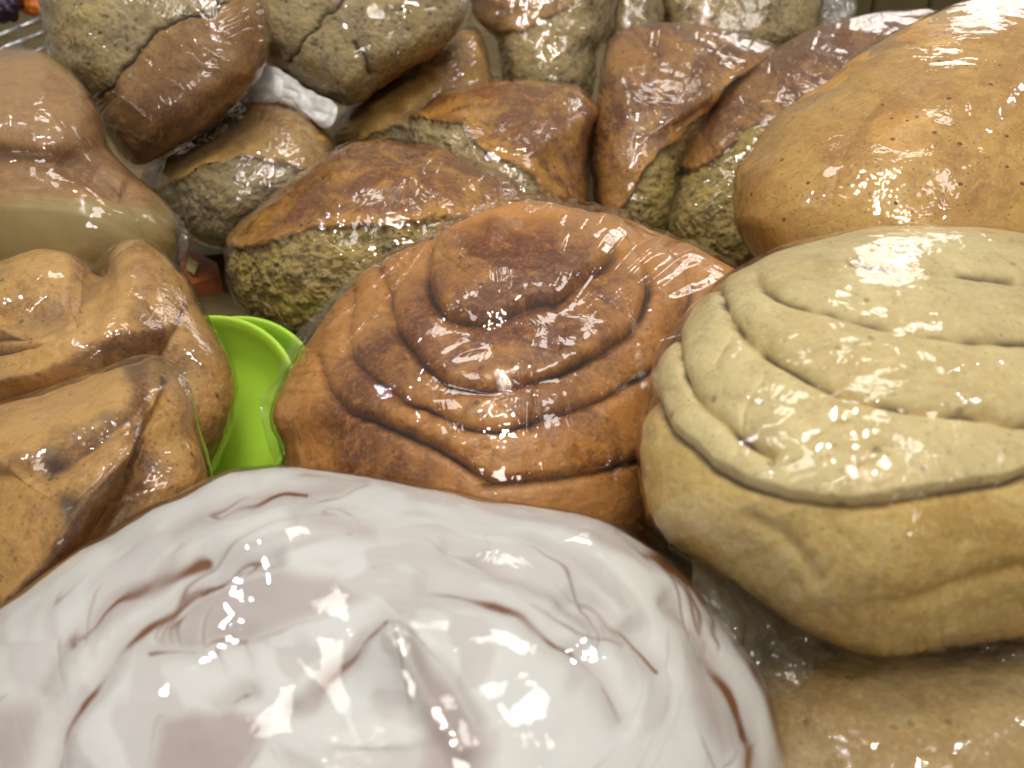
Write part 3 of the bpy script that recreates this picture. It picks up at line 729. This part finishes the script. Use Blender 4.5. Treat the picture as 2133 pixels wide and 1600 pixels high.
# ------------------------------------------------------------------ tan round loaf
b = Blob([(1538,476),(1532,430),(1534,379),(1543,344),(1573,305),(1593,278),(1632,234),(1680,202),(1730,168),(1780,122),(1847,82),(1905,51),(1964,23),(2023,0),(2120,-30),(2300,-40),(2500,60),(2620,280),(2600,520),(2400,680),(2000,730),(1750,690),(1640,610),(1580,545)],
         (2040, 350), .30, .06, .06, .35, 2.4)
t = thing('round_loaf', 'big smooth tan round loaf with dark flecks, behind the pale spiral bun', 'loaf', b.base)
U, V = b.warp(8, 40, 2)
d = .0014 * fbm(b.Q, 22, 3, 6) + .00012 * fbm(b.Q, 230, 3, 2)
for ln in ([(1900,150),(1820,230),(1760,330),(1730,420)], [(1700,510),(1760,520)], [(1840,470),(1890,490)]):
    d -= .0007 * np.exp(-dist_line(U, V, ln) / 12.0)
R = .45 * smooth01(-(V + .45 * U), -1000, -780) - .35 * smooth01(V, 330, 520)
b.build('bread', d, M_tan, t, np.stack([R, np.zeros_like(d), .15 * smooth01(V, 380, 520)], -1))
film(b, t, FILM_TIGHT, .0010, .0009, 30, 3, crease=.0005)

# ------------------------------------------------------------------ iced spiral bun in front
b = Blob([(-140,1390),(-60,1320),(0,1279),(47,1246),(94,1208),(164,1157),(234,1115),(305,1068),(375,1035),(445,997),(506,979),(586,976),(656,985),(750,997),(844,1012),(938,1025),(1000,1041),(1106,1056),(1202,1072),(1266,1093),(1329,1130),(1393,1172),(1441,1210),(1478,1257),(1531,1321),(1574,1385),(1600,1438),(1621,1518),(1637,1600),(1630,1760),(1540,1950),(1300,2130),(900,2220),(400,2180),(20,2040),(-190,1800),(-220,1560)],
         (760, 1560), .140, .030, .045, .45, 2.4, power=2.2)
t = thing('iced_bun', 'white iced spiral bun with a pointed curl on top, nearest in the foreground', 'bun', b.base, SP)
U, V = b.warp(14, 60, 2); U, V = U + 9 * noise(b.Q, 180, 3), V + 9 * noise(b.Q, 180, 5)
lines = [  # (points, groove depth, groove width, brown amount, brown width)
    ([(560,1172),(492,1190),(422,1213),(366,1246),(319,1279),(281,1316),(253,1344),(225,1382),(188,1429),(155,1466),(120,1540),(110,1640)], .0022, 16, .75, 6),
    ([(420,1160),(356,1185),(300,1222),(253,1251),(216,1283),(131,1358),(80,1440)], .0016, 22, .80, 11),
    ([(360,1100),(450,1062),(516,1051),(577,1037),(640,1030)], .0012, 14, .75, 5),
    ([(240,1130),(330,1085),(420,1040),(520,1010)], .0010, 16, .25, 8),
    ([(300,1360),(352,1350),(408,1346),(450,1323),(506,1330)], .0010, 14, .55, 9),
    ([(816,1312),(769,1330),(741,1368),(703,1396),(675,1433),(647,1457),(614,1466)], .0016, 10, .90, 9),
    ([(520,1436),(492,1447),(445,1480)], .0010, 10, .6, 6),
    ([(900,1225),(1000,1236),(1080,1263),(1122,1305),(1159,1337),(1202,1364),(1245,1410),(1290,1490)], .0018, 18, .62, 10),
    ([(1200,1250),(1250,1279),(1281,1300),(1319,1326),(1370,1390)], .0016, 16, .66, 9),
    ([(940,1140),(1011,1167),(1069,1183),(1138,1207),(1220,1250)], .0012, 14, .40, 7),
    ([(1390,1250),(1441,1305),(1478,1364),(1510,1411),(1531,1454),(1558,1518),(1574,1560),(1585,1640)], .0016, 14, .95, 9),
    ([(640,1070),(690,1090),(770,1100),(850,1110)], .0010, 14, .45, 8),
    ([(800,1090),(900,1110),(1000,1125),(1100,1150),(1200,1200),(1300,1270)], .0014, 30, .0, 8)]
d = .0010 * fbm(b.Q, 30, 3, 6); G = np.zeros_like(d); halo = np.zeros_like(d)
brk = np.clip(.7 + 1.3 * noise(b.Q, 75, 4), 0, 1)
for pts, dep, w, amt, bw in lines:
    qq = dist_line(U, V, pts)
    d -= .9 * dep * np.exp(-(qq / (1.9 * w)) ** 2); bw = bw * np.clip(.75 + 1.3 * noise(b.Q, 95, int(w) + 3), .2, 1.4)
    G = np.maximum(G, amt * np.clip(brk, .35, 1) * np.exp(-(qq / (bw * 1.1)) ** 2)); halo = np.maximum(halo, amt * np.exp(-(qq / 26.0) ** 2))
# coil steps and the curled tip
d += .0034 * np.exp(-(np.hypot((U - 830) / 1.3, V - 1370) / 60.0) ** 2)
d += .0018 * np.exp(-(dist_line(U, V, [(815,1322),(850,1400),(900,1480),(960,1560)]) / 26.0) ** 2)
d -= .0012 * np.exp(-(dist_line(U, V, [(870,1340),(930,1410),(990,1500)]) / 20.0) ** 2)
d += .0016 * np.exp(-(dist_line(U, V, [(640,1080),(800,1095),(1000,1120),(1180,1180),(1300,1280)]) / 26.0) ** 2)
d += .00010 * fbm(b.Q, 260, 2, 2)
rim = smooth01(b.S, .965, .995) * (b.t < 1.02)
G = np.maximum(G, np.clip(rim * smooth01(U, 1150, 1300) * (.4 + 1.4 * noise(b.Q, 60, 9)), 0, 1))
rho = np.hypot(U - 800, (V - 1340) * np.where(V < 1340, 1.9, 1.1)); phi = np.arctan2(V - 1340, U - 800)
K = np.stack([rho / 95.0 + phi / (2 * math.pi), np.cos(phi) * 1.3, np.sin(phi) * 1.3], -1)
stk = fbm(K, .8, 2, 6) + .10 * fbm(b.Q, 110, 2, 8)
mauve = smooth01(stk, -.02, .22)
d += .0005 * gaussian_like(1 - mauve, 2, 12)
G = np.clip(G * np.clip(1.0 + .7 * fbm(K, 1.6, 2, 15), .4, 1.25) + .30 * smooth01(fbm(K, 2.0, 4, 21), .42, .70) * halo, 0, 1)
K2 = K * np.array([1.15, .55, .55])
s1 = noise(K2, 1.0, 61) + .45 * noise(K2, 2.1, 62) + .10 * noise(b.Q, 140, 63)
s2 = noise(K * np.array([1.8, .7, .7]), 1.0, 71) + .12 * noise(b.Q, 110, 72)
gate = smooth01(fbm(b.Q, 26, 2, 66), -.15, .35)
strk = np.exp(-(s1 / (.018 + .030 * gate)) ** 2) * gate
strk2 = np.exp(-(s2 / .05) ** 2) * smooth01(fbm(b.Q, 34, 2, 77), .05, .45)
G = np.maximum(G, .55 * strk); G = np.maximum(G, .30 * strk2)
d -= .0004 * strk
mauve = np.maximum(mauve * .4, .6 * np.exp(-(s1 / .22) ** 2) * gate)
thin_zones = [[(300,1356),(330,1290),(420,1225),(560,1190),(700,1195),(760,1240),(640,1290),(520,1330),(410,1350)],
              [(150,1330),(230,1230),(360,1150),(470,1140),(430,1180),(300,1250),(200,1330)],
              [(590,1060),(700,1065),(800,1090),(800,1135),(690,1130),(600,1110)], [(430,1060),(560,1020),(640,1000),(760,1010),(700,1040),(560,1062)],
              [(860,1110),(1000,1130),(1120,1180),(1230,1250),(1300,1330),(1200,1310),(1080,1230),(950,1160)],
              [(820,1330),(880,1350),(960,1420),(1050,1560),(1000,1700),(850,1700),(860,1500)],
              [(1080,1060),(1260,1095),(1420,1210),(1380,1200),(1250,1130)], [(1400,1300),(1480,1400),(1540,1560),(1500,1620),(1430,1450)],
              [(60,1430),(110,1480),(90,1640),(0,1640),(-60,1500)], [(330,1500),(480,1470),(560,1510),(480,1640),(300,1640)]]
for zi, zp in enumerate(thin_zones):
    sg = signed(U, V, zp)
    mauve = np.maximum(mauve, (.85 + .15 * (zi % 2)) * smooth01(sg + 14 * noise(b.Q, 90, zi), -20, 24 + 14 * (zi % 3)))
    G = np.maximum(G, .42 * np.exp(-((sg + 2) / 5.0) ** 2) * np.clip(2.2 * noise(b.Q, 60, 40 + zi), 0, 1))

m, nt = new_mat('white_icing'); k = NT(nt)
tc = k.n('ShaderNodeTexCoord').outputs['Object']
at_ = k.n('ShaderNodeAttribute', attribute_name='tone'); sep = k.n('ShaderNodeSeparateColor'); k.l(at_.outputs['Color'], sep.inputs[0])
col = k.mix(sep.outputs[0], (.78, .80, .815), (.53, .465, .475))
thin = k.math('ADD', sep.outputs[1], k.math('MULTIPLY', k.math('SUBTRACT', k.noise(tc, 200, 5, .6), .5), .35), clamp=True)
col = k.mix(k.ramp(thin, .10, .80), col, (.20, .075, .025))
bs = k.n('ShaderNodeBsdfPrincipled'); k.l(col, bs.inputs['Base Color']); bs.inputs['Roughness'].default_value = .42
bs.inputs['Subsurface Weight'].default_value = .25; bs.inputs['Subsurface Radius'].default_value = (1, .8, .7); bs.inputs['Subsurface Scale'].default_value = .003
bs.inputs['Coat Weight'].default_value = .0; bs.inputs['Specular IOR Level'].default_value = .3
k.l(k.bump(k.noise(tc, 160, 3, .5), .15, .001), bs.inputs['Normal'])
k.l(bs.outputs[0], k.n('ShaderNodeOutputMaterial').inputs[0])
M_icing = m
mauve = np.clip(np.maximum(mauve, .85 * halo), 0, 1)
tone = np.stack([mauve, G, np.zeros_like(G)], -1)
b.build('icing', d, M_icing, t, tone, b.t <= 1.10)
b.build('bread', d, M_spiral, t, np.zeros(d.shape + (3,)), b.t > 1.10)
film(b, t, FILM_SOFT, .0012, .0005, 26, 4, crease=.00025, dent=gaussian_like(d) - .0008)

# ------------------------------------------------------------------ lime green plastic bowls, nested and leaning
def lathe(name, prof, mat, axis, centre, parent=None, origin=None, seg=96):
    ax = Vector(axis).normalized(); u = ax.orthogonal().normalized(); v = ax.cross(u)
    r = np.array([p[0] for p in prof]); h = np.array([p[1] for p in prof])
    th = np.linspace(0, 2 * math.pi, seg, endpoint=False)
    P = np.array(centre)[None, None] + h[:, None, None] * np.array(ax)[None, None] + r[:, None, None] * (np.cos(th)[None, :, None] * np.array(u) + np.sin(th)[None, :, None] * np.array(v))
    return raw_mesh(name, P.reshape(-1, 3), grid_faces(len(r), seg), np.zeros((0, 3), int), mat, parent, origin if origin is not None else centre)

bowl_prof = [(.0, -.012), (.018, -.012), (.026, -.009), (.032, -.002), (.034, .001), (.0352, .0012), (.0358, .0004), (.0352, -.0006), (.034, -.002), (.027, -.0105), (.018, -.0135), (.0, -.0135)]
c1 = at(412, 862, .270); c2 = at(470, 852, .286)
for c_, lab in ((c1, 'lime green plastic dish with a whole rim, in front beside the ruffled pastry'), (c2, 'lime green plastic dish half hidden behind another, touching the brown spiral bun')):
    o = lathe('plastic_dish', bowl_prof, M_green, (-.10, -.62, .78), tuple(c_))
    tag(o, lab, 'dish', 'lime green dishes')

# ------------------------------------------------------------------ small things in the gaps
def crumple(name, pts, centre, D, mat, label, cat, amp=.003, scale=60, seed=1, lean=(0, 0)):
    b = Blob(pts, centre, D, .004, .004, .1, 2.5)
    d = amp * (np.abs(fbm(b.Q, scale, 3, seed)) - .25)
    o = b.build(name, d, mat, None)
    return tag(o, label, cat)

crumple('plastic_scrap', [(515,175),(545,140),(600,155),(650,190),(700,215),(700,250),(680,268),(650,255),(625,225),(560,215),(500,215)], (600, 195), .392, M_white,
        'crumpled white plastic scrap showing in the gap below the upside down bun', 'plastic scrap')
crumple('plastic_bag', [(1690,-60),(1740,-60),(1780,-50),(1782,20),(1760,60),(1715,66),(1695,40)], (1735, 0), .62, FILM_LOOSE,
        'clear crinkled plastic bag corner beside the pale crumb bun at the top edge', 'plastic bag')

# printed packet on the board
pk = thing('printed_packet', 'small orange and cream printed packet lying on the board behind the twisted pastry', 'packet', tuple(at(425, 575, .405)))
def quad_prism(name, px, D, thick, mat, parent, org):
    top = at(np.array([p[0] for p in px]), np.array([p[1] for p in px]), np.array(D, float))
    bot = top - np.array([0, 0, thick]); n = len(px)
    V = np.concatenate([top, bot])
    f4 = [(i, i + n, (i + 1) % n + n, (i + 1) % n) for i in range(n)]
    if n == 4: f4 += [(0, 1, 2, 3), (7, 6, 5, 4)]; f3 = np.zeros((0, 3), int)
    else: f3 = [(0, 1, 2), (5, 4, 3)]
    return raw_mesh(name, V, f4, f3, mat, parent, org, smooth=False)
M_print = plain_mat('orange_print', (.55, .17, .06), .35, noise_amt=.5, noise_scale=160)
po = tuple(at(425, 575, .405))
quad_prism('packet_face', [(372,505),(452,548),(458,572),(380,600)], [.425, .41, .40, .395], .012, M_print, pk, po)
quad_prism('printed_patch', [(392,535),(414,548),(405,570),(388,560)], [.408, .404, .398, .400], .001, M_cream, pk, po)
# raised board strip behind the dishes
st = tag(box('board_strip', (-.30, .385, 0), (-.08, .40, .008), M_edge, None, .001), 'narrow pale wooden strip lying on the table behind the lime dishes', 'board')
st.rotation_euler = (0, 0, math.radians(14))

# wire basket rim and its contents, top left
def rod(name, a, b_, r, mat, parent=None, org=(0, 0, 0), seg=12):
    a = np.array(a); b_ = np.array(b_); ax = Vector(b_ - a).normalized(); u = ax.orthogonal().normalized(); v = ax.cross(u)
    th = np.linspace(0, 2 * math.pi, seg, endpoint=False)
    ring = r * (np.cos(th)[:, None] * np.array(u) + np.sin(th)[:, None] * np.array(v))
    P = np.concatenate([a + ring * .01, a + ring, b_ + ring, b_ + ring * .01])
    return raw_mesh(name, P, grid_faces(4, seg), np.zeros((0, 3), int), mat, parent, org)
bo = tuple(at(20, 60, .62))
wb = thing('wire_basket', 'chrome wire basket rim in the far top left corner behind the glossy roll', 'basket', bo)
rod('wire', at(-160, 145, .60), at(120, 22, .66), .0022, M_chrome, wb, bo)
rod('wire', at(-100, 150, .58), at(130, 48, .63), .0020, M_chrome, wb, bo)
rod('wire', at(-100, 190, .58), at(130, 80, .63), .0016, M_chrome, wb, bo)
for u_ in (-80, -20, 40, 100):
    rod('wire', at(u_, 70 - .44 * (u_ - 20) - 5, .62), at(u_ + 6, 190, .60), .0014, M_chrome, wb, bo)
def lump(name, outline, centre, D, mat, label, cat, seed):
    b = Blob(outline, centre, D, .02, .03, .2, 2.5)
    o = b.build(name, .004 * fbm(b.Q, 60, 3, seed), mat, None)
    return tag(o, label, cat)
lump('wrapped_sweet', [(-60,-40),(0,-60),(45,-40),(48,10),(30,40),(0,50),(-50,40)], (0, 0), .70, M_purple, 'dark purple crinkled sweet behind the wire basket rim', 'sweet', 2)
lump('orange_sweet', [(40,-40),(80,-50),(120,-40),(130,10),(100,38),(60,34),(42,10)], (80, 0), .72, M_orange, 'orange and yellow sweet next to the purple one at top left', 'sweet', 3)

# olive boards standing at the back right
cr = thing('wooden_crate', 'olive brown upright boards of a crate behind the tan round loaf', 'crate', (.42, .86, 0))
for i in range(7):
    x0 = .30 + i * .055
    box('board', (x0, .86, 0), (x0 + .052, .875, .16), M_crate, cr, .002, (.42, .86, 0))
